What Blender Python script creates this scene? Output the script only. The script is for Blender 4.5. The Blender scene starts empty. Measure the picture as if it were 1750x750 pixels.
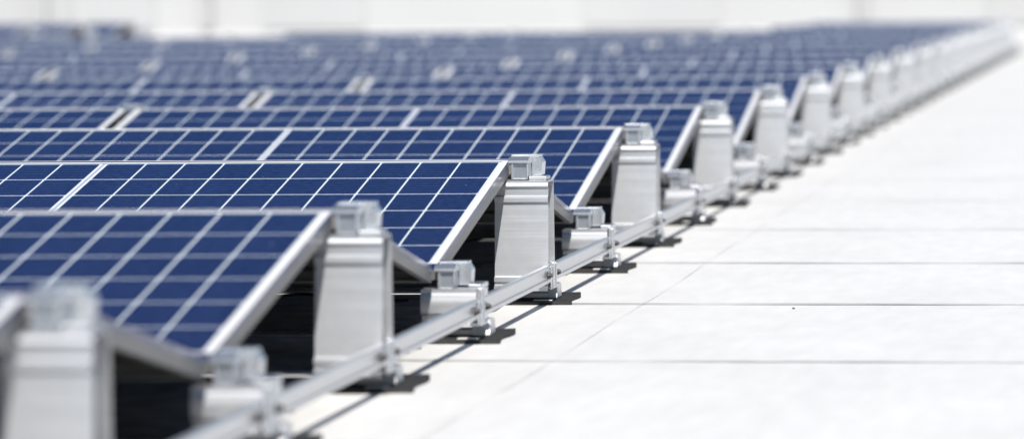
import bpy, bmesh, math, random
from mathutils import Matrix, Vector
R = math.radians
random.seed(7)
S = bpy.context.scene
C = S.collection

# ------------------------------------------------------------------ dimensions
P = 2.00725                 # depth from one ridge to the next
TILT = 0.157124
CT, ST = math.cos(TILT), math.sin(TILT)
ZR = 0.287                  # top of the frame at the ridge
MX, MS, MH = 1.629, 0.951, 0.030   # panel: along the row, up the slope, thickness
PITCHX = 1.660
FRONT_TOP, BACK_TOP = -0.0607, 0.006   # ridge edges of the two slopes, from the ridge post's plane
YT, YL = -0.04, 0.026       # centres of ridge support and valley support

ORD = ['first', 'second', 'third', 'fourth', 'fifth', 'sixth', 'seventh', 'eighth', 'ninth', 'tenth', 'eleventh', 'twelfth',
       'thirteenth', 'fourteenth', 'fifteenth', 'sixteenth', 'seventeenth', 'eighteenth', 'nineteenth', 'twentieth', 'twenty-first', 'twenty-second']

# ------------------------------------------------------------------ materials
def mat(name):
    m = bpy.data.materials.new(name); m.use_nodes = True
    n = m.node_tree.nodes; b = n['Principled BSDF']
    return m, n, m.node_tree.links, b

def N(nodes, t, **k):
    x = nodes.new(t)
    for a, v in k.items(): setattr(x, a, v)
    return x

def metal(name, col, metallic, rough, streak=(4, 40, 260), var=0.10, bump=0.15, spots=0.0):
    m, n, l, b = mat(name)
    tc = N(n, 'ShaderNodeTexCoord'); mp = N(n, 'ShaderNodeMapping'); mp.inputs['Scale'].default_value = streak
    l.new(tc.outputs['Object'], mp.inputs['Vector'])
    nz = N(n, 'ShaderNodeTexNoise'); nz.inputs['Scale'].default_value = 1.0; nz.inputs['Detail'].default_value = 5
    l.new(mp.outputs['Vector'], nz.inputs['Vector'])
    n2 = N(n, 'ShaderNodeTexNoise'); n2.inputs['Scale'].default_value = 38; n2.inputs['Detail'].default_value = 6
    l.new(tc.outputs['Object'], n2.inputs['Vector'])
    mx = N(n, 'ShaderNodeMath', operation='MULTIPLY_ADD'); l.new(n2.outputs['Fac'], mx.inputs[0]); mx.inputs[1].default_value = 0.6; l.new(nz.outputs['Fac'], mx.inputs[2])
    mr = N(n, 'ShaderNodeMapRange'); mr.inputs['From Min'].default_value = 0.5; mr.inputs['From Max'].default_value = 1.1
    mr.inputs['To Min'].default_value = 1 - var; mr.inputs['To Max'].default_value = 1 + var
    l.new(mx.outputs[0], mr.inputs['Value'])
    hs = N(n, 'ShaderNodeHueSaturation'); hs.inputs['Color'].default_value = (*col, 1)
    l.new(mr.outputs['Result'], hs.inputs['Value']); l.new(hs.outputs['Color'], b.inputs['Base Color'])
    r2 = N(n, 'ShaderNodeMapRange'); r2.inputs['From Min'].default_value = 0.3; r2.inputs['From Max'].default_value = 0.7
    r2.inputs['To Min'].default_value = rough - 0.03; r2.inputs['To Max'].default_value = rough + 0.03
    l.new(nz.outputs['Fac'], r2.inputs['Value']); l.new(r2.outputs['Result'], b.inputs['Roughness'])
    b.inputs['Metallic'].default_value = metallic
    bp = N(n, 'ShaderNodeBump'); bp.inputs['Strength'].default_value = bump; bp.inputs['Distance'].default_value = 0.0008
    l.new(nz.outputs['Fac'], bp.inputs['Height']); l.new(bp.outputs['Normal'], b.inputs['Normal'])
    return m

ALU = metal('mill_aluminium', (0.495, 0.515, 0.550), 0.74, 0.40, streak=(5, 60, 760), var=0.10, bump=0.03)
CLAMP = metal('cast_aluminium', (0.58, 0.605, 0.65), 0.85, 0.27, streak=(30, 30, 30), var=0.03, bump=0.0)
RAILM = metal('rail_aluminium', (0.62, 0.63, 0.65), 0.75, 0.34, streak=(200, 3, 120), var=0.08)
LIPM = metal('sunlit_lip', (0.84, 0.84, 0.845), 0.0, 0.30, streak=(6, 6, 120), var=0.05, bump=0.05)  # sun on the frame's top put into a lighter colour; pad tab shares it
FRAME = metal('shaded_frame', (0.13, 0.13, 0.131), 0.0, 0.42, streak=(6, 6, 120), var=0.06, bump=0.08)  # same frame, with the shade on its sides put into the colour
CORE = metal('clamp_core_metal', (0.36, 0.39, 0.44), 0.8, 0.35, streak=(30, 30, 30), var=0.04, bump=0.0)
FOOTM = metal('foot_aluminium', (0.66, 0.67, 0.70), 0.55, 0.45, streak=(60, 60, 60), bump=0.08)
STEEL = metal('bolt_steel', (0.05, 0.05, 0.052), 0.5, 0.35, streak=(300, 300, 300))

def plain(name, col, rough, var=0.15, scale=60, bump=0.0, coat=0.0, spec=0.5):
    m, n, l, b = mat(name)
    tc = N(n, 'ShaderNodeTexCoord')
    nz = N(n, 'ShaderNodeTexNoise'); nz.inputs['Scale'].default_value = scale; nz.inputs['Detail'].default_value = 6
    l.new(tc.outputs['Object'], nz.inputs['Vector'])
    mr = N(n, 'ShaderNodeMapRange'); mr.inputs['From Min'].default_value = 0.3; mr.inputs['From Max'].default_value = 0.7
    mr.inputs['To Min'].default_value = 1 - var; mr.inputs['To Max'].default_value = 1 + var
    l.new(nz.outputs['Fac'], mr.inputs['Value'])
    hs = N(n, 'ShaderNodeHueSaturation'); hs.inputs['Color'].default_value = (*col, 1)
    l.new(mr.outputs['Result'], hs.inputs['Value']); l.new(hs.outputs['Color'], b.inputs['Base Color'])
    b.inputs['Roughness'].default_value = rough; b.inputs['Specular IOR Level'].default_value = spec
    if bump:
        bp = N(n, 'ShaderNodeBump'); bp.inputs['Strength'].default_value = bump; bp.inputs['Distance'].default_value = 0.001
        l.new(nz.outputs['Fac'], bp.inputs['Height']); l.new(bp.outputs['Normal'], b.inputs['Normal'])
    return m

RUBBER = plain('granulate_rubber', (0.022, 0.022, 0.023), 0.85, 0.5, 420, 0.6)
SEAL = plain('edge_seal', (0.010, 0.026, 0.11), 0.3, 0.1, 40)
CABLE = plain('cable_sheath', (0.012, 0.012, 0.012), 0.55, 0.2, 90)
MAT_DARK = plain('under_panel_shade', (0.13, 0.13, 0.13), 0.75, 0.6, 14, 0.4)  # dark tone that paints in the shade under the panels
BACKSHEET = plain('dark_backsheet', (0.016, 0.016, 0.016), 0.6, 0.1, 10)
SEAMM = plain('seam_weld', (0.27, 0.27, 0.27), 0.8, 0.45, 9)
SEAML = plain('seam_light', (0.60, 0.60, 0.60), 0.8, 0.3, 9)
PEBBLE = plain('pebble', (0.08, 0.075, 0.07), 0.8, 0.3, 200)
DECKM = plain('duct_grey', (0.42, 0.42, 0.42), 0.6, 0.1, 20)

# cells: a grid drawn in the panel's own coordinates (x from its right end, y up from the low edge)
LIP, MARG, MID = 0.0115, 0.0045, 0.0125   # side lip, side margin, middle strip
TLIP, TMARG = 0.0042, 0.0014            # lip and margin along the long edges
CX = (MX - 2 * (LIP + MARG) - MID) / 20
CY = (MS - 2 * (TLIP + TMARG)) / 6

def cell_material():
    m, n, l, b = mat('cell_laminate')
    tc = N(n, 'ShaderNodeTexCoord'); sp = N(n, 'ShaderNodeSeparateXYZ'); l.new(tc.outputs['Object'], sp.inputs[0])
    def M(op, a, c=None, clamp=False):
        x = N(n, 'ShaderNodeMath', operation=op); x.use_clamp = clamp
        for i, v in enumerate((a, c)):
            if v is None: continue
            if isinstance(v, (int, float)): x.inputs[i].default_value = v
            else: l.new(v, x.inputs[i])
        return x.outputs[0]
    # distance from the middle of the panel along the row
    ax = M('SUBTRACT', M('ABSOLUTE', M('ADD', sp.outputs['X'], MX / 2)), MID / 2)       # <0 inside the middle strip
    inmid = M('LESS_THAN', ax, 0.0)
    outx = M('GREATER_THAN', ax, CX * 10)
    y = M('SUBTRACT', sp.outputs['Y'], TLIP + TMARG)
    outy = M('MAXIMUM', M('LESS_THAN', y, 0.0), M('GREATER_THAN', y, CY * 6))
    ux = M('MULTIPLY', M('FRACT', M('DIVIDE', ax, CX)), CX)
    uy = M('MULTIPLY', M('FRACT', M('DIVIDE', y, CY)), CY)
    dx = M('MINIMUM', ux, M('SUBTRACT', CX, ux))
    dy = M('MINIMUM', uy, M('SUBTRACT', CY, uy))
    gx = M('LESS_THAN', dx, 0.0018); gy = M('LESS_THAN', dy, 0.0020)
    cham = M('LESS_THAN', M('ADD', dx, dy), 0.0070)
    grid = M('MAXIMUM', M('MAXIMUM', gx, gy), cham)
    line = M('MAXIMUM', inmid, M('MAXIMUM', outx, outy))
    # busbars along the row, nine to a cell, faint and broken
    bu = M('FRACT', M('DIVIDE', uy, CY / 9))
    bus = M('LESS_THAN', M('ABSOLUTE', M('SUBTRACT', bu, 0.5)), 0.075)
    mp = N(n, 'ShaderNodeMapping'); mp.inputs['Scale'].default_value = (70, 700, 1); l.new(tc.outputs['Object'], mp.inputs['Vector'])
    oi = N(n, 'ShaderNodeObjectInfo')
    nz = N(n, 'ShaderNodeTexNoise'); nz.noise_dimensions = '4D'; nz.inputs['Scale'].default_value = 1; nz.inputs['Detail'].default_value = 3
    l.new(mp.outputs['Vector'], nz.inputs['Vector']); l.new(M('MULTIPLY', oi.outputs['Random'], 40.0), nz.inputs['W'])
    busf = M('MULTIPLY', bus, M('MULTIPLY', M('SUBTRACT', nz.outputs['Fac'], 0.35), 1.6, True))
    # cell-to-cell shade
    ix = M('FLOOR', M('DIVIDE', M('ADD', sp.outputs['X'], MX), CX)); iy = M('FLOOR', M('DIVIDE', y, CY))
    cv = N(n, 'ShaderNodeCombineXYZ'); l.new(ix, cv.inputs[0]); l.new(iy, cv.inputs[1]); l.new(M('MULTIPLY', oi.outputs['Random'], 99.0), cv.inputs[2])
    wn = N(n, 'ShaderNodeTexWhiteNoise'); wn.noise_dimensions = '3D'; l.new(cv.outputs[0], wn.inputs['Vector'])
    cr = N(n, 'ShaderNodeMix', data_type='RGBA')
    cr.inputs[6].default_value = (0.013, 0.0135, 0.042, 1); cr.inputs[7].default_value = (0.0165, 0.018, 0.056, 1)
    l.new(wn.outputs['Value'], cr.inputs[0])
    c2 = N(n, 'ShaderNodeMix', data_type='RGBA'); c2.inputs[7].default_value = (0.14, 0.22, 0.44, 1)
    l.new(busf, c2.inputs[0]); l.new(cr.outputs[2], c2.inputs[6])
    cg = N(n, 'ShaderNodeMix', data_type='RGBA'); cg.inputs[7].default_value = (0.78, 0.85, 0.88, 1)
    l.new(grid, cg.inputs[0]); l.new(c2.outputs[2], cg.inputs[6])
    c3 = N(n, 'ShaderNodeMix', data_type='RGBA'); c3.inputs[7].default_value = (0.80, 0.80, 0.81, 1)
    l.new(line, c3.inputs[0]); l.new(cg.outputs[2], c3.inputs[6])
    core = M('LESS_THAN', ax, -MID / 2 + 0.0024)          # the ribbon in the middle strip
    c5 = N(n, 'ShaderNodeMix', data_type='RGBA'); c5.inputs[7].default_value = (0.38, 0.44, 0.54, 1)
    l.new(core, c5.inputs[0]); l.new(c3.outputs[2], c5.inputs[6]); c3 = c5
    # specks of dirt
    vo = N(n, 'ShaderNodeTexVoronoi'); vo.inputs['Scale'].default_value = 24; l.new(tc.outputs['Object'], vo.inputs['Vector'])
    spk = M('LESS_THAN', vo.outputs['Distance'], 0.035)
    vs = N(n, 'ShaderNodeSeparateColor'); l.new(vo.outputs['Color'], vs.inputs[0])
    spk2 = M('MULTIPLY', spk, M('GREATER_THAN', vs.outputs[0], 0.72))
    c4 = N(n, 'ShaderNodeMix', data_type='RGBA'); c4.inputs[7].default_value = (0.42, 0.38, 0.32, 1)
    l.new(spk2, c4.inputs[0]); l.new(c3.outputs[2], c4.inputs[6])
    l.new(c4.outputs[2], b.inputs['Base Color'])
    dn = N(n, 'ShaderNodeTexNoise'); dn.inputs['Scale'].default_value = 5; dn.inputs['Detail'].default_value = 6; l.new(tc.outputs['Object'], dn.inputs['Vector'])
    rr = N(n, 'ShaderNodeMapRange'); rr.inputs['From Min'].default_value = 0.3; rr.inputs['From Max'].default_value = 0.7
    rr.inputs['To Min'].default_value = 0.10; rr.inputs['To Max'].default_value = 0.20; l.new(dn.outputs['Fac'], rr.inputs['Value'])
    l.new(rr.outputs['Result'], b.inputs['Roughness'])
    b.inputs['Specular IOR Level'].default_value = 0.0
    # the blue sheen of the anti-reflective coating at grazing angles
    fr = N(n, 'ShaderNodeFresnel'); fr.inputs['IOR'].default_value = 1.24
    gl = N(n, 'ShaderNodeBsdfGlossy'); gl.inputs['Color'].default_value = (0.07, 0.42, 0.88, 1)
    l.new(rr.outputs['Result'], gl.inputs['Roughness'])
    ms = N(n, 'ShaderNodeMixShader'); l.new(fr.outputs[0], ms.inputs[0]); l.new(b.outputs[0], ms.inputs[1]); l.new(gl.outputs[0], ms.inputs[2])
    l.new(ms.outputs[0], n['Material Output'].inputs['Surface'])
    return m
CELLS = cell_material()

def roof_material():
    m, n, l, b = mat('roof_membrane')
    tc = N(n, 'ShaderNodeTexCoord')
    def noise(scale, vec, det=5):
        mp = N(n, 'ShaderNodeMapping'); mp.inputs['Scale'].default_value = vec; l.new(tc.outputs['Object'], mp.inputs['Vector'])
        z = N(n, 'ShaderNodeTexNoise'); z.inputs['Scale'].default_value = scale; z.inputs['Detail'].default_value = det
        l.new(mp.outputs['Vector'], z.inputs['Vector']); return z.outputs['Fac']
    a = noise(3.0, (1, 0.55, 1), 6); c = noise(1.0, (26, 5, 1), 4); d = noise(0.35, (1, 1, 1), 3)
    def mul(x, k):
        q = N(n, 'ShaderNodeMath', operation='MULTIPLY_ADD'); l.new(x, q.inputs[0]); q.inputs[1].default_value = k; q.inputs[2].default_value = -k / 2; return q.outputs[0]
    s = None
    for x, k in ((a, 0.13), (c, 0.14), (d, 0.06)):
        y = mul(x, k)
        if s is None: s = y
        else:
            q = N(n, 'ShaderNodeMath', operation='ADD'); l.new(s, q.inputs[0]); l.new(y, q.inputs[1]); s = q.outputs[0]
    q = N(n, 'ShaderNodeMath', operation='ADD'); l.new(s, q.inputs[0]); q.inputs[1].default_value = 0.74
    # tiny dark grains
    vo = N(n, 'ShaderNodeTexVoronoi'); vo.inputs['Scale'].default_value = 7; l.new(tc.outputs['Object'], vo.inputs['Vector'])
    lt = N(n, 'ShaderNodeMath', operation='LESS_THAN'); l.new(vo.outputs['Distance'], lt.inputs[0]); lt.inputs[1].default_value = 0.018
    mm = N(n, 'ShaderNodeMath', operation='MULTIPLY_ADD'); l.new(lt.outputs[0], mm.inputs[0]); mm.inputs[1].default_value = -0.25; l.new(q.outputs[0], mm.inputs[2])
    cc = N(n, 'ShaderNodeCombineColor')
    for i in range(3): l.new(mm.outputs[0], cc.inputs[i])
    l.new(cc.outputs[0], b.inputs['Base Color'])
    b.inputs['Roughness'].default_value = 0.65
    bp = N(n, 'ShaderNodeBump'); bp.inputs['Strength'].default_value = 0.25; bp.inputs['Distance'].default_value = 0.002
    l.new(c, bp.inputs['Height']); l.new(bp.outputs['Normal'], b.inputs['Normal'])
    return m
ROOF = roof_material()
WALL = plain('wall_panel', (0.375, 0.382, 0.397), 0.6, 0.05, 0.4)
WALL2 = plain('wall_panel_grey', (0.355, 0.362, 0.377), 0.6, 0.05, 0.4)
STRIP = plain('wall_strip', (0.33, 0.336, 0.35), 0.6, 0.1, 2)

# ------------------------------------------------------------------ mesh helpers
def box(bm, x0, x1, y0, y1, z0, z1, bev=0.0, seg=2):
    vs = [bm.verts.new((x, y, z)) for x in (x0, x1) for y in (y0, y1) for z in (z0, z1)]
    fs = [(0, 1, 3, 2), (4, 6, 7, 5), (0, 4, 5, 1), (2, 3, 7, 6), (0, 2, 6, 4), (1, 5, 7, 3)]
    F = [bm.faces.new([vs[i] for i in f]) for f in fs]
    if bev:
        es = list({e for f in F for e in f.edges})
        bmesh.ops.bevel(bm, geom=es, offset=bev, segments=seg, affect='EDGES', profile=0.5)

def prism_x(bm, prof, x0, x1, bev=0.0):
    """closed outline of (y, z) points run along x"""
    a = [bm.verts.new((x0, y, z)) for y, z in prof]; b = [bm.verts.new((x1, y, z)) for y, z in prof]
    n = len(prof); F = []
    for i in range(n): F.append(bm.faces.new((a[i], a[(i + 1) % n], b[(i + 1) % n], b[i])))
    F.append(bm.faces.new(a[::-1])); F.append(bm.faces.new(b))
    if bev:
        es = list({e for f in F for e in f.edges})
        bmesh.ops.bevel(bm, geom=es, offset=bev, segments=2, affect='EDGES', profile=0.5)

def tube_x(bm, outer, inner, x0, x1):
    n = len(outer)
    A = [[bm.verts.new((x, y, z)) for y, z in pr] for x in (x0, x1) for pr in (outer, inner)]
    for i in range(n):
        j = (i + 1) % n
        bm.faces.new((A[0][i], A[0][j], A[2][j], A[2][i])); bm.faces.new((A[1][i], A[3][i], A[3][j], A[1][j]))
        bm.faces.new((A[0][i], A[1][i], A[1][j], A[0][j])); bm.faces.new((A[2][i], A[2][j], A[3][j], A[3][i]))

def cyl_x(bm, x0, x1, y, z, r, n=12):
    prism_x(bm, [(y + r * math.cos(2 * math.pi * i / n), z + r * math.sin(2 * math.pi * i / n)) for i in range(n)], x0, x1)

def link(name, bm, m, parent=None, loc=(0, 0, 0), smooth=False):
    bmesh.ops.recalc_face_normals(bm, faces=bm.faces)
    me = bpy.data.meshes.new(name); bm.to_mesh(me); bm.free(); me.materials.append(m)
    if smooth:
        for p in me.polygons: p.use_smooth = True
    o = bpy.data.objects.new(name, me); C.objects.link(o); o.location = loc
    if parent: o.parent = parent
    return o

def empty(name, loc=(0, 0, 0)):
    o = bpy.data.objects.new(name, None); C.objects.link(o); o.location = loc; o.empty_display_size = 0.05
    return o

def tag(o, label, cat, group=None):
    o['label'] = label; o['category'] = cat
    if group: o['group'] = group
    return o

def copy_tree(o, parent=None):
    kids = list(o.children)
    c = o.copy(); C.objects.link(c); c.parent = parent
    for k in kids: copy_tree(k, c)
    return c

def structure(name, bm, m, parent=None, loc=(0, 0, 0)):
    o = link(name, bm, m, parent, loc); o['kind'] = 'structure'; return o

# ------------------------------------------------------------------ solar panel
def make_panel():
    """origin: right end of the low edge, top of the frame; x runs left (negative), y up the slope"""
    t = empty('solar_module')
    bm = bmesh.new(); w, h, b = LIP, TLIP, 0.00035; zt = -0.0003
    box(bm, -MX, 0, 0, h, -MH, zt); box(bm, -MX, 0, MS - h, MS, -MH, zt)
    box(bm, -MX, -MX + w, h, MS - h, -MH, zt); box(bm, -w, 0, h, MS - h, -MH, zt)
    # inward bottom flanges
    box(bm, -MX + w, -w, h, h + 0.02, -MH, -MH + 0.002); box(bm, -MX + w, -w, MS - h - 0.02, MS - h, -MH, -MH + 0.002)
    fr = link('frame', bm, FRAME, t)
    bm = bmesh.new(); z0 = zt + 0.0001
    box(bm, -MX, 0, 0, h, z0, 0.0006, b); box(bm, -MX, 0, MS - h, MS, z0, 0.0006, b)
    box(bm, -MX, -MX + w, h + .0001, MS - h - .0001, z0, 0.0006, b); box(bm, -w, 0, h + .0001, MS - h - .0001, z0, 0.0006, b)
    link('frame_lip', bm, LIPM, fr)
    bm = bmesh.new(); e = 0.0007
    z0, z1 = -0.0105, -0.0004
    box(bm, 0.0002, e, -e, MS + e, z0, z1); box(bm, -MX - e, -MX - 0.0002, -e, MS + e, z0, z1)
    box(bm, -MX, 0, MS + 0.0002, MS + e, z0, z1); box(bm, -MX, 0, -e, -0.0002, z0, z1)
    link('edge_seal', bm, SEAL, t)
    bm = bmesh.new(); box(bm, -MX + w, -w, h, MS - h, -0.0060, -0.0016)
    link('cell_sheet', bm, CELLS, t)
    bm = bmesh.new(); box(bm, -MX + w, -w, h, MS - h, -0.0085, -0.0063)
    link('backsheet', bm, BACKSHEET, t)
    return t

# ------------------------------------------------------------------ clamps
def clamp_front(bm, x0, x1, y0, y1, zb, zt, capx=0.006):
    """extruded end clamp: a block whose front is a deep recess in a raised rim, under a sloping cap"""
    r = 0.0040; zc = zt - 0.0125
    core = bmesh.new(); box(core, x0 + .0004, x1 - .0004, y0 + 0.0062, y1, zb, zc, 0.0006)
    box(bm, x0, x0 + r, y0, y0 + 0.0060, zb, zc, 0.0005); box(bm, x1 - r * .7, x1, y0, y0 + 0.0060, zb, zc, 0.0005)
    box(bm, x0 + r + .0001, x1 - r * .7 - .0001, y0, y0 + 0.0060, zb, zb + r * .6, 0.0004)
    L = y1 - y0
    prof = [(-0.0035, zc + .0003), (L + 0.002, zc + .0003), (L + 0.002, zt - 0.003), (L - 0.004, zt), (0.018, zt), (0.012, zt - .0018), (0.003, zt - 0.0022), (-0.0035, zt - 0.0075)]
    prism_x(bm, [(y0 + y, z) for y, z in prof], x0 - capx, x1 + 0.002, 0.0008)
    return core

def clamp_rear(bm, x0, x1, y0, y1, zb, zt, capx):
    """the second clamp behind it, plain faced with a cut-off upper corner"""
    c = 0.009
    out = [(x0, zb), (x1, zb), (x1 + .002, zt - c * 1.5), (x1 - c * .5, zt - .003), (x0, zt - .003)]
    a = [bm.verts.new((x, y0, z)) for x, z in out]; b = [bm.verts.new((x, y1, z)) for x, z in out]
    n = len(out)
    for i in range(n): bm.faces.new((a[i], a[(i + 1) % n], b[(i + 1) % n], b[i]))
    bm.faces.new(a[::-1]); bm.faces.new(b)
    box(bm, x0 - capx, x1 - c * .5, y0 - .003, y1 + .002, zt - .0028, zt + .0015, 0.0008)

def make_ridge_support(px0=-0.025, px1=0.082, edge=True):
    """origin: on the roof, panel end line, centre of the profile"""
    t = empty('ridge_support')
    def prof(o):
        f = [(-0.066 + o, 0.030), (-0.066 + o, 0.040), (-0.058 + o, 0.042), (-0.058 + o, 0.047), (-0.063 + o, 0.049), (-0.063 + o, 0.057), (-0.053 + o, 0.060),
             (-0.043 + o, 0.204), (-0.0500 + o, 0.2055), (-0.0500 + o, 0.2130), (-0.0495 + o, 0.2170), (-0.0430 + o, 0.2185), (-0.0430 + o, 0.2340), (-0.0490 + o, 0.2355), (-0.0490 + o, 0.238)]
        arc = [(-0.0490 + o + 0.010 * (1 - math.cos(a)), 0.238 + (0.010 - o) * math.sin(a)) for a in [R(30), R(60), R(90)]]
        back = [(0.030 - o, 0.248 - o), (0.037 - o, 0.244 - o * .6), (0.039 - o, 0.236), (0.046 - o, 0.06), (0.055 - o, 0.055), (0.055 - o, 0.030)]
        return f + arc + back
    out = prof(0.0); inn = prof(0.003)
    inn = [(y, min(z, 0.2445)) for y, z in inn]
    bm = bmesh.new(); tube_x(bm, out, inn, px0, px1)
    link('post', bm, ALU, t)
    bm = bmesh.new(); core = clamp_front(bm, 0.008, 0.041, -0.040, 0.012, 0.2495, 0.294); link('clamp_core', core, CORE, link('clamp', bm, CLAMP, t))
    bm = bmesh.new(); clamp_rear(bm, 0.030, 0.060, 0.020, 0.072, 0.2560, 0.2950, 0.030); link('clamp', bm, CLAMP, t)
    if not edge: return t
    bm = bmesh.new(); box(bm, 0.042, 0.078, -0.036, 0.022, 0.2485, 0.2560, 0.002); link('clamp_plate', bm, ALU, t)
    add_bracket(t, 0.088, -0.028, -0.100, 0.020)
    add_foot(t, 0.066, 0.084, 0.095)
    return t

def add_bracket(t, ztop, yc, yb0, yb1):
    bm = bmesh.new(); box(bm, 0.0845, 0.0885, yc - 0.018, yc + 0.018, 0.036, ztop, 0.0012); box(bm, 0.0890, 0.094, yc - 0.017, yc - 0.012, 0.034, ztop - 0.004, 0.001)
    box(bm, 0.0890, 0.094, yc + 0.012, yc + 0.017, 0.034, ztop - 0.004, 0.001); link('bracket', bm, CLAMP, t)
    for y in (yb0, yb1):
        bm = bmesh.new(); cyl_x(bm, 0.0860, 0.0880, y, 0.0630, 0.0085, 16); cyl_x(bm, 0.0881, 0.0940, y, 0.0630, 0.0062, 6)
        cyl_x(bm, 0.0941, 0.0975, y, 0.0630, 0.0036, 10); link('bolt', bm, STEEL, t)

def add_foot(t, x0, x1, yc):
    bm = bmesh.new()
    prism_x(bm, [(y + yc, z) for y, z in ((-0.036, 0.0075), (0.036, 0.0075), (0.035, 0.012), (0.030, 0.030), (0.024, 0.036), (-0.024, 0.036), (-0.030, 0.030), (-0.035, 0.012))], x0, x1, 0.0012)
    box(bm, -0.018, x0 - 0.0002, yc - 0.033, yc + 0.033, 0.0076, 0.0175, 0.0012)
    box(bm, -0.020, 0.008, -0.045, yc - 0.0332, 0.0076, 0.0295, 0.0012)
    box(bm, x0 + .004, 0.0843, yc - 0.120, yc - 0.024, 0.0300, 0.0355, 0.0008)
    link('foot', bm, FOOTM, t)

def make_valley_support():
    t = empty('valley_support')
    bm = bmesh.new()
    f = [(-0.052, 0.030), (-0.052, 0.036), (-0.046, 0.038), (-0.046, 0.046), (-0.054, 0.048), (-0.058, 0.052)]
    f += [(-0.058 - 0.002 * math.sin(R(a)), 0.052 + 0.030 * (a / 180)) for a in range(20, 180, 20)]
    f += [(-0.058, 0.083), (-0.054, 0.0885), (-0.054, 0.094), (0.054, 0.094), (0.058, 0.080), (0.054, 0.05), (0.054, 0.030)]
    prism_x(bm, f, -0.026, 0.074)
    link('profile', bm, ALU, t)
    bm = bmesh.new(); core = clamp_front(bm, 0.004, 0.034, -0.050, -0.004, 0.0945, 0.138); link('clamp_core', core, CORE, link('clamp', bm, CLAMP, t))
    bm = bmesh.new(); clamp_rear(bm, 0.026, 0.055, 0.006, 0.050, 0.0985, 0.1390, 0.026); link('clamp', bm, CLAMP, t)
    bm = bmesh.new(); box(bm, 0.058, 0.0815, -0.046, 0.046, 0.0945, 0.1030, 0.0015); box(bm, 0.0775, 0.0815, -0.040, 0.040, 0.034, 0.0940, 0.001); link('clamp_plate', bm, CLAMP, t)
    add_bracket(t, 0.103, -0.100, -0.165, -0.030)
    add_foot(t, 0.056, 0.089, 0.045)
    return t

def make_pad():
    """flat rubber pad with a bright metal tab lying on it; origin at its middle"""
    t = empty('rubber_pad')
    bm = bmesh.new(); x0, x1, y0, y1, h = -0.080, 0.078, -0.132, 0.132, 0.007
    rnd = random.Random(3); nx, ny = 8, 14
    g = {}
    for i in range(nx + 1):
        for j in range(ny + 1):
            x = x0 + (x1 - x0) * i / nx; y = y0 + (y1 - y0) * j / ny
            if i in (0, nx): x += .004 * math.sin(j * .55 + i)
            z = h + .004 * max(0, j / ny - .55) * (i / nx) + rnd.uniform(-.0004, .0004)
            g[i, j, 0] = bm.verts.new((x, y, 0)); g[i, j, 1] = bm.verts.new((x, y, z))
    for i in range(nx):
        for j in range(ny):
            bm.faces.new((g[i, j, 1], g[i + 1, j, 1], g[i + 1, j + 1, 1], g[i, j + 1, 1])); bm.faces.new((g[i, j, 0], g[i, j + 1, 0], g[i + 1, j + 1, 0], g[i + 1, j, 0]))
    def side(a, b): bm.faces.new((g[a + (0,)], g[b + (0,)], g[b + (1,)], g[a + (1,)]))
    for i in range(nx): side((i, 0), (i + 1, 0)); side((i + 1, ny), (i, ny))
    for j in range(ny): side((0, j + 1), (0, j)); side((nx, j), (nx, j + 1))
    link('mat', bm, RUBBER, t)
    bm = bmesh.new(); box(bm, 0.004, 0.042, -0.118, -0.093, h + .0008, h + 0.0022, 0.0004); link('tab', bm, LIPM, t)
    return t

def make_rail(length):
    bm = bmesh.new()
    x0, x1 = 0.0725, 0.0822
    L = length
    # a flat hollow bar: face, two shallow steps and a lower lip
    out = [(x0, 0.0460), (x1 + 0.0026, 0.0460), (x1 + 0.0026, 0.0525), (x1 - .001, 0.0535), (x1 - .001, 0.0570), (x1 + 0.0016, 0.0582), (x1 + 0.0016, 0.0765), (x1, 0.0790), (x0, 0.0790)]
    a = [bm.verts.new((x, -L / 2, z)) for x, z in out]; b = [bm.verts.new((x, L / 2, z)) for x, z in out]
    n = len(out)
    for i in range(n): bm.faces.new((a[i], a[(i + 1) % n], b[(i + 1) % n], b[i]))
    bm.faces.new(a[::-1]); bm.faces.new(b)
    return link('base_rail', bm, RAILM)

# ------------------------------------------------------------------ array layout
K0 = -1                      # the nearest row, cut off by the corner of the picture
def columns(k):
    """which panel columns a row has, counted from its right end, as far as the photo shows them"""
    y = k * P - 0.3; D = y + 7.34
    left = 1.287 - (1978 + 30) / 8043 * D
    n = max(1, math.ceil(-left / PITCHX))
    cols = list(range(n + (1 if k <= 6 else 0)))      # one more than the frame shows on the nearer rows
    last = {0: 16, 1: 13, 2: 13, 3: 12, 4: 13}
    return [j for j in cols if k <= last.get(j, 18)]


panel0 = make_panel(); used = False
def place(o_name, x, y, z, rot, label, group):
    global used
    o = panel0 if not used else copy_tree(panel0)
    used = True
    o.location = (x, y, z); o.rotation_euler = rot
    return tag(o, label, 'solar panel', group)
KN = 19
for k in range(K0, KN):
    for j in columns(k):
        x = -PITCHX * j + random.uniform(-.0015, .0015)
        jit = random.uniform(-.0012, .0012); da = R(random.uniform(-.12, .12))
        where = ('nearest to camera' if k == K0 else ORD[k - K0] + ' from the camera') 
        # front slope: low edge towards the camera
        place('front', x, k * P + FRONT_TOP - MS * CT, ZR - MS * ST + jit, (TILT + da, da * .5, 0),
              f'blue panel sloping towards the camera, ridge row {where}, ' + ('rightmost of the row' if j == 0 else f'{ORD[j]} from its right'),
              'solar panels facing the camera')
        # back slope: turned round, so its right end is at x - MX
        place('back', x - MX, k * P + BACK_TOP + MS * CT, ZR - MS * ST + jit, (TILT + da, 0, math.pi),
              f'panel sloping away behind the ridge, row {where}, ' + ('rightmost of the row' if j == 0 else f'{ORD[j]} from its right'),
              'solar panels facing away')

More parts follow.
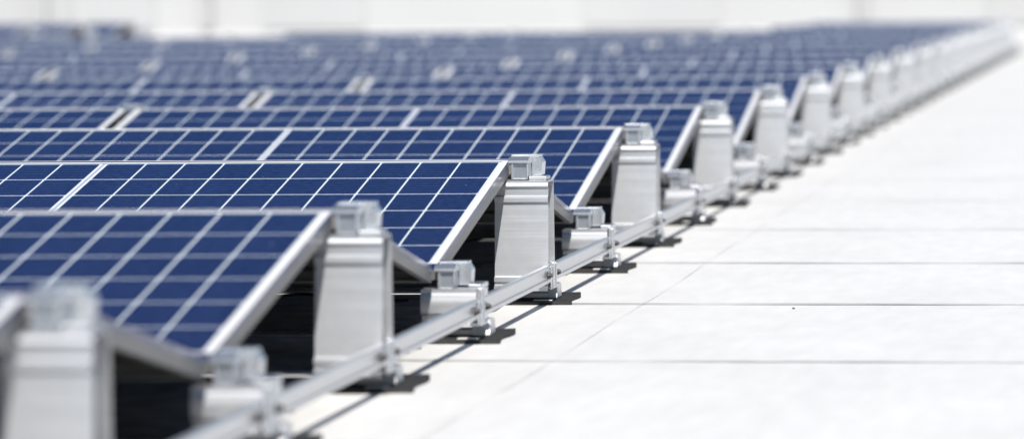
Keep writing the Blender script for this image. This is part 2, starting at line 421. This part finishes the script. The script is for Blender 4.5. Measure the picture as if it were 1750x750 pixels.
ridge0 = make_ridge_support(); inner0 = make_ridge_support(0.060, 0.160, False)
fresh = {True: True, False: True}
for k in range(K0, KN):
    for j in columns(k):
        if j and k < 2: continue
        src = ridge0 if j == 0 else inner0
        o = src if fresh[j == 0] else copy_tree(src)
        fresh[j == 0] = False
        o.location = (-PITCHX * j - (0.012 if j else 0), k * P + YT, 0)
        if j == 0: o.rotation_euler = (0, R(random.uniform(-.25, .25)), R(random.uniform(-.5, .5)))
        where = ('nearest to camera' if k == K0 else ORD[k - K0] + ' from the camera')
        tag(o, f'tall silver ridge support, row {where}, ' + ('at array edge' if j == 0 else f'in {ORD[j - 1]} gap from right'),
            'panel support', 'tall supports under the ridges')

valley0 = make_valley_support(); used_v = False
LASTV = 17
for k in range(K0, LASTV):
    o = valley0 if not used_v else copy_tree(valley0)
    used_v = True
    o.location = (0, (k + .5) * P + YL, 0)
    tag(o, f'low silver valley support with clamps after the {ORD[k - K0]} ridge row from the camera', 'panel support', 'low supports in the valleys')

pad0 = make_pad(); used_p = False
for k2 in range(2 * K0, 2 * LASTV + 1):
    o = pad0 if not used_p else copy_tree(pad0)
    used_p = True
    o.location = (0.036 + random.uniform(-.003, .003), k2 * P / 2 + 0.060 + random.uniform(-.01, .01), 0.0); o.rotation_euler.z = R(1.5 + random.uniform(-1.2, 1.2))
    k = k2 // 2
    tag(o, f'black rubber pad under the foot of the ' + (f'{ORD[k - K0]} tall support from the camera' if k2 % 2 == 0 else f'{ORD[k - K0]} low support from the camera'),
        'pad', 'rubber pads under the feet')

spots = []
for k in range(K0, LASTV + 1):
    spots.append((k * P + YT - .028, f'{ORD[k - K0]} tall')); spots.append(((k + .5) * P + YL - .10, f'{ORD[k - K0]} low'))
spots = spots[:2 * (LASTV - K0) + 1]
railA = make_rail(0.5 * P + (YL - YT) - 0.072 - 0.010); railB = make_rail(0.5 * P - (YL - YT) + 0.072 - 0.010); railA_used = railB_used = False
for i in range(len(spots) - 1):
    src = railA if i % 2 == 0 else railB
    fresh = (i < 2)
    o = src if fresh else src.copy()
    if not fresh: C.objects.link(o)
    o.location = (0, (spots[i][0] + spots[i + 1][0]) / 2, 0)
    tag(o, f'silver base rail piece between the {spots[i][1]} and {spots[i + 1][1]} supports from the camera', 'rail', 'base rail pieces along the array edge')
# first piece runs on out of the picture towards the camera
o = railB.copy(); C.objects.link(o); o.location = (0, (spots[0][0] + ((K0 - .5) * P + YL - .10)) / 2, 0)
tag(o, 'silver base rail piece running out of the bottom of the picture', 'rail', 'base rail pieces along the array edge')

# cables under the rows
def cable(k, y, z0, amp, seed, label):
    rnd = random.Random(seed)
    pts = []; x = -0.06
    while x > -2.2:
        pts.append(Vector((x, rnd.uniform(-.04, .04) + y, max(0.006, z0 + rnd.uniform(-amp, amp))))); x -= 0.11
    fine = []
    for i in range(1, len(pts) - 2):
        a, b2, c, d = pts[i - 1:i + 3]
        for q in range(5):
            t = q / 5
            fine.append(.5 * (2 * b2 + (c - a) * t + (2 * a - 5 * b2 + 4 * c - d) * t * t + (3 * b2 - a - 3 * c + d) * t ** 3))
    bm = bmesh.new(); prev = None
    for p in fine:
        ring = [bm.verts.new(p + Vector((0, .0035 * math.cos(R(g)), .0035 * math.sin(R(g))))) for g in range(0, 360, 60)]
        if prev:
            for i in range(6): bm.faces.new((prev[i], prev[(i + 1) % 6], ring[(i + 1) % 6], ring[i]))
        prev = ring
    o = link('solar_cable', bm, CABLE, None, (0, k * P, 0), True)
    tag(o, label, 'cable', 'cables under the panels')
for k in (1, 2, 3):
    cable(k, -0.30, 0.03, 0.012, k, f'black cable sagging in the dark under the {ORD[k - K0]} ridge row from the camera')

# dark mats added to deepen shade under the panels, slotted for the sun strips
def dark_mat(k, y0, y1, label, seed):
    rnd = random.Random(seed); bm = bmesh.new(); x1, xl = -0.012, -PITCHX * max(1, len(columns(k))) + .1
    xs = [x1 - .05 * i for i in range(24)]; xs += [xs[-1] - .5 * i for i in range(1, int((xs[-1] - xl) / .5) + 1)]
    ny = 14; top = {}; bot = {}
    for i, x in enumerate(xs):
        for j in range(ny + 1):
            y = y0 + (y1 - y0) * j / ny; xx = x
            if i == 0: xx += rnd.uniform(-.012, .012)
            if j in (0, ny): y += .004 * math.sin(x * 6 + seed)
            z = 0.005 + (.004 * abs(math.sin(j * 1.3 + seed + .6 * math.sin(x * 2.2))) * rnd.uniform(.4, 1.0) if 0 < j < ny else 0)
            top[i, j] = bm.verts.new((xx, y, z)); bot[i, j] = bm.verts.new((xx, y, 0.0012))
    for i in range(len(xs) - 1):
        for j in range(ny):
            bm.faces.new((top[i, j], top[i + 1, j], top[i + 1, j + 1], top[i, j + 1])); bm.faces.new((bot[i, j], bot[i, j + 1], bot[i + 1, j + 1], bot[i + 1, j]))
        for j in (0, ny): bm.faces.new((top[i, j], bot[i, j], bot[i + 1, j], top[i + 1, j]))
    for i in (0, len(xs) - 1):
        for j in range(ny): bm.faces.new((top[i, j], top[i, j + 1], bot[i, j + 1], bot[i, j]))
    o = link('shade_mat', bm, MAT_DARK, None, (0, k * P, 0), True)
    tag(o, label, 'mat', 'dark mats added for shade under the panels')
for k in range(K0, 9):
    dark_mat(k, 0.36, 1.07, f'dark mat added for shade under the back slope of the {ORD[k - K0]} ridge row from camera', k * 2 + 11)
    dark_mat(k, 1.17, 2.19, f'dark mat added for shade under the front slope of the {ORD[k + 1 - K0]} ridge row from camera', k * 2 + 12)

# ------------------------------------------------------------------ roof
bm = bmesh.new()
v = [bm.verts.new(c) for c in ((-120, -40, 0), (120, -40, 0), (120, 200, 0), (-120, 200, 0))]; bm.faces.new(v)
structure('roof_ground', bm, ROOF)

def seam(y, w, m, slope, wob, seed):
    rnd = random.Random(seed); bm = bmesh.new(); prev = None; x = -60.0
    ph = rnd.uniform(0, 6)
    while x <= 60:
        yy = y - slope * x + wob * math.sin(x * 1.7 + ph) + wob * .6 * math.sin(x * 5.1 + 2 * ph); ww = w * (1 + .35 * math.sin(x * 9 + ph) + .2 * math.sin(x * 23 + ph))
        cur = (bm.verts.new((x, yy - ww / 2, 0.0025)), bm.verts.new((x, yy + ww / 2, 0.0025)))
        if prev: bm.faces.new((prev[0], cur[0], cur[1], prev[1]))
        prev = cur; x += 0.1 if -2 < x < 3 else 2.0
    return structure('membrane_seam', bm, m)
sy = [-3.65, -2.25, -0.86, 0.565, 1.955, 3.31, 4.74, 6.27, 7.70, 9.1, 10.5, 11.9, 13.3, 14.7, 16.1, 17.5, 18.9]
for i, y in enumerate(sy):
    seam(y, 0.015 if i in (3, 4, 5, 6) else 0.013, SEAMM if i in (4, 5) else SEAML, 0.05, 0.004, i)
bm = bmesh.new(); prev = None
for i in range(400):
    yy = -6 + i * 0.1; xx = 0.262 + 0.006 * math.sin(yy * .8) + 0.003 * math.sin(yy * 3.1)
    w = 0.0006 * (1 + .6 * math.sin(yy * 7))
    cur = (bm.verts.new((xx - w, yy, 0.004)), bm.verts.new((xx + w, yy, 0.004)))
    if prev: bm.faces.new((prev[0], cur[0], cur[1], prev[1]))
    prev = cur
structure('membrane_joint', bm, SEAML)

def pebble(x, y, r, label):
    bm = bmesh.new(); bmesh.ops.create_icosphere(bm, subdivisions=2, radius=r)
    rnd = random.Random(int(x * 1000))
    for vv in bm.verts: vv.co *= rnd.uniform(.8, 1.15); vv.co.z *= .7
    o = link('pebble', bm, PEBBLE, None, (x, y, r * .55), True)
    tag(o, label, 'pebble')
pebble(0.577, 1.81, 0.0030, 'tiny dark pebble on the white roof beside the sharp seam')

# ------------------------------------------------------------------ far wall
WY = 54.0
w = empty('building', (0, WY, 0))
bm = bmesh.new(); box(bm, -60, 60, 0.0, 12, 0, 5.0); link('wall', bm, WALL, w)
for x0, x1 in ((-15.2, -13.0), (-12.75, -11.9), (-10.45, -9.1), (-6.2, -4.4), (-0.9, 1.6), (-19.0, -16.4), (4.2, 6.1), (9.0, 12.5), (-27, -22)):
    bm = bmesh.new(); box(bm, x0, x1, -0.05, -0.003, 0.05, 4.9, 0.004); link('cladding_panel', bm, WALL2, w)
for xx in (-13.45, -11.25, -2.6, -16.2, 3.6):
    bm = bmesh.new(); box(bm, xx, xx + 0.13, -0.20, -0.055, 0.05, 5.0, 0.01); link('downpipe', bm, STRIP, w)
tag(w, 'pale panelled building wall standing behind the far end of the array', 'building')

# ------------------------------------------------------------------ light
SUN_EL, SUN_AZ = 42.0, 9.0        # sun behind the camera, a little to its right
sd = Vector((math.sin(R(SUN_AZ)) * math.cos(R(SUN_EL)), -math.cos(R(SUN_AZ)) * math.cos(R(SUN_EL)), math.sin(R(SUN_EL))))
W = bpy.data.worlds.new('World'); S.world = W; W.use_nodes = True
n = W.node_tree.nodes; l = W.node_tree.links
sky = n.new('ShaderNodeTexSky'); sky.sky_type = 'NISHITA'; sky.sun_disc = False
sky.sun_elevation = R(SUN_EL); sky.sun_rotation = math.atan2(sd.x, sd.y); sky.dust_density = 0.2; sky.ozone_density = 1.5
l.new(sky.outputs['Color'], n['Background'].inputs['Color']); n['Background'].inputs['Strength'].default_value = 0.06
la = bpy.data.lights.new('sun', 'SUN'); la.energy = 4.5; la.angle = R(0.5); la.color = (1.0, 0.95, 0.87)
lo = bpy.data.objects.new('sun', la); C.objects.link(lo); lo.rotation_euler = sd.to_track_quat('Z', 'Y').to_euler()

# ------------------------------------------------------------------ camera
cx, h, yaw, pit, roll, f, D1, sx = 1.287342, 0.640534, 0.077875, 0.050701, -0.00703, 8043.644, 7.336984, 477.211626
fw = Vector((-math.sin(yaw) * math.cos(pit), math.cos(yaw) * math.cos(pit), -math.sin(pit)))
r = Vector((math.cos(yaw), math.sin(yaw), 0)); u = r.cross(fw)
r2 = r * math.cos(roll) + u * math.sin(roll); u2 = -r * math.sin(roll) + u * math.cos(roll)
cd = bpy.data.cameras.new('camera'); cam = bpy.data.objects.new('camera', cd); C.objects.link(cam)
m = Matrix((r2, u2, -fw)).transposed().to_4x4(); m.translation = (cx, -D1, h); cam.matrix_world = m
cd.sensor_width = 36; cd.sensor_fit = 'HORIZONTAL'; cd.lens = f / 1750 * 36; cd.shift_x = -sx / 1750
cd.clip_start = 0.1; cd.clip_end = 500
cd.dof.use_dof = True; cd.dof.focus_distance = 9.45; cd.dof.aperture_fstop = cd.lens / 43.0
S.camera = cam

S.view_settings.view_transform = 'Standard'; S.view_settings.look = 'None'; S.view_settings.gamma = 1; S.view_settings.use_curve_mapping = False
S.view_settings.exposure = 0.43
S.cycles.use_denoising = True
S.cycles.max_bounces = 8
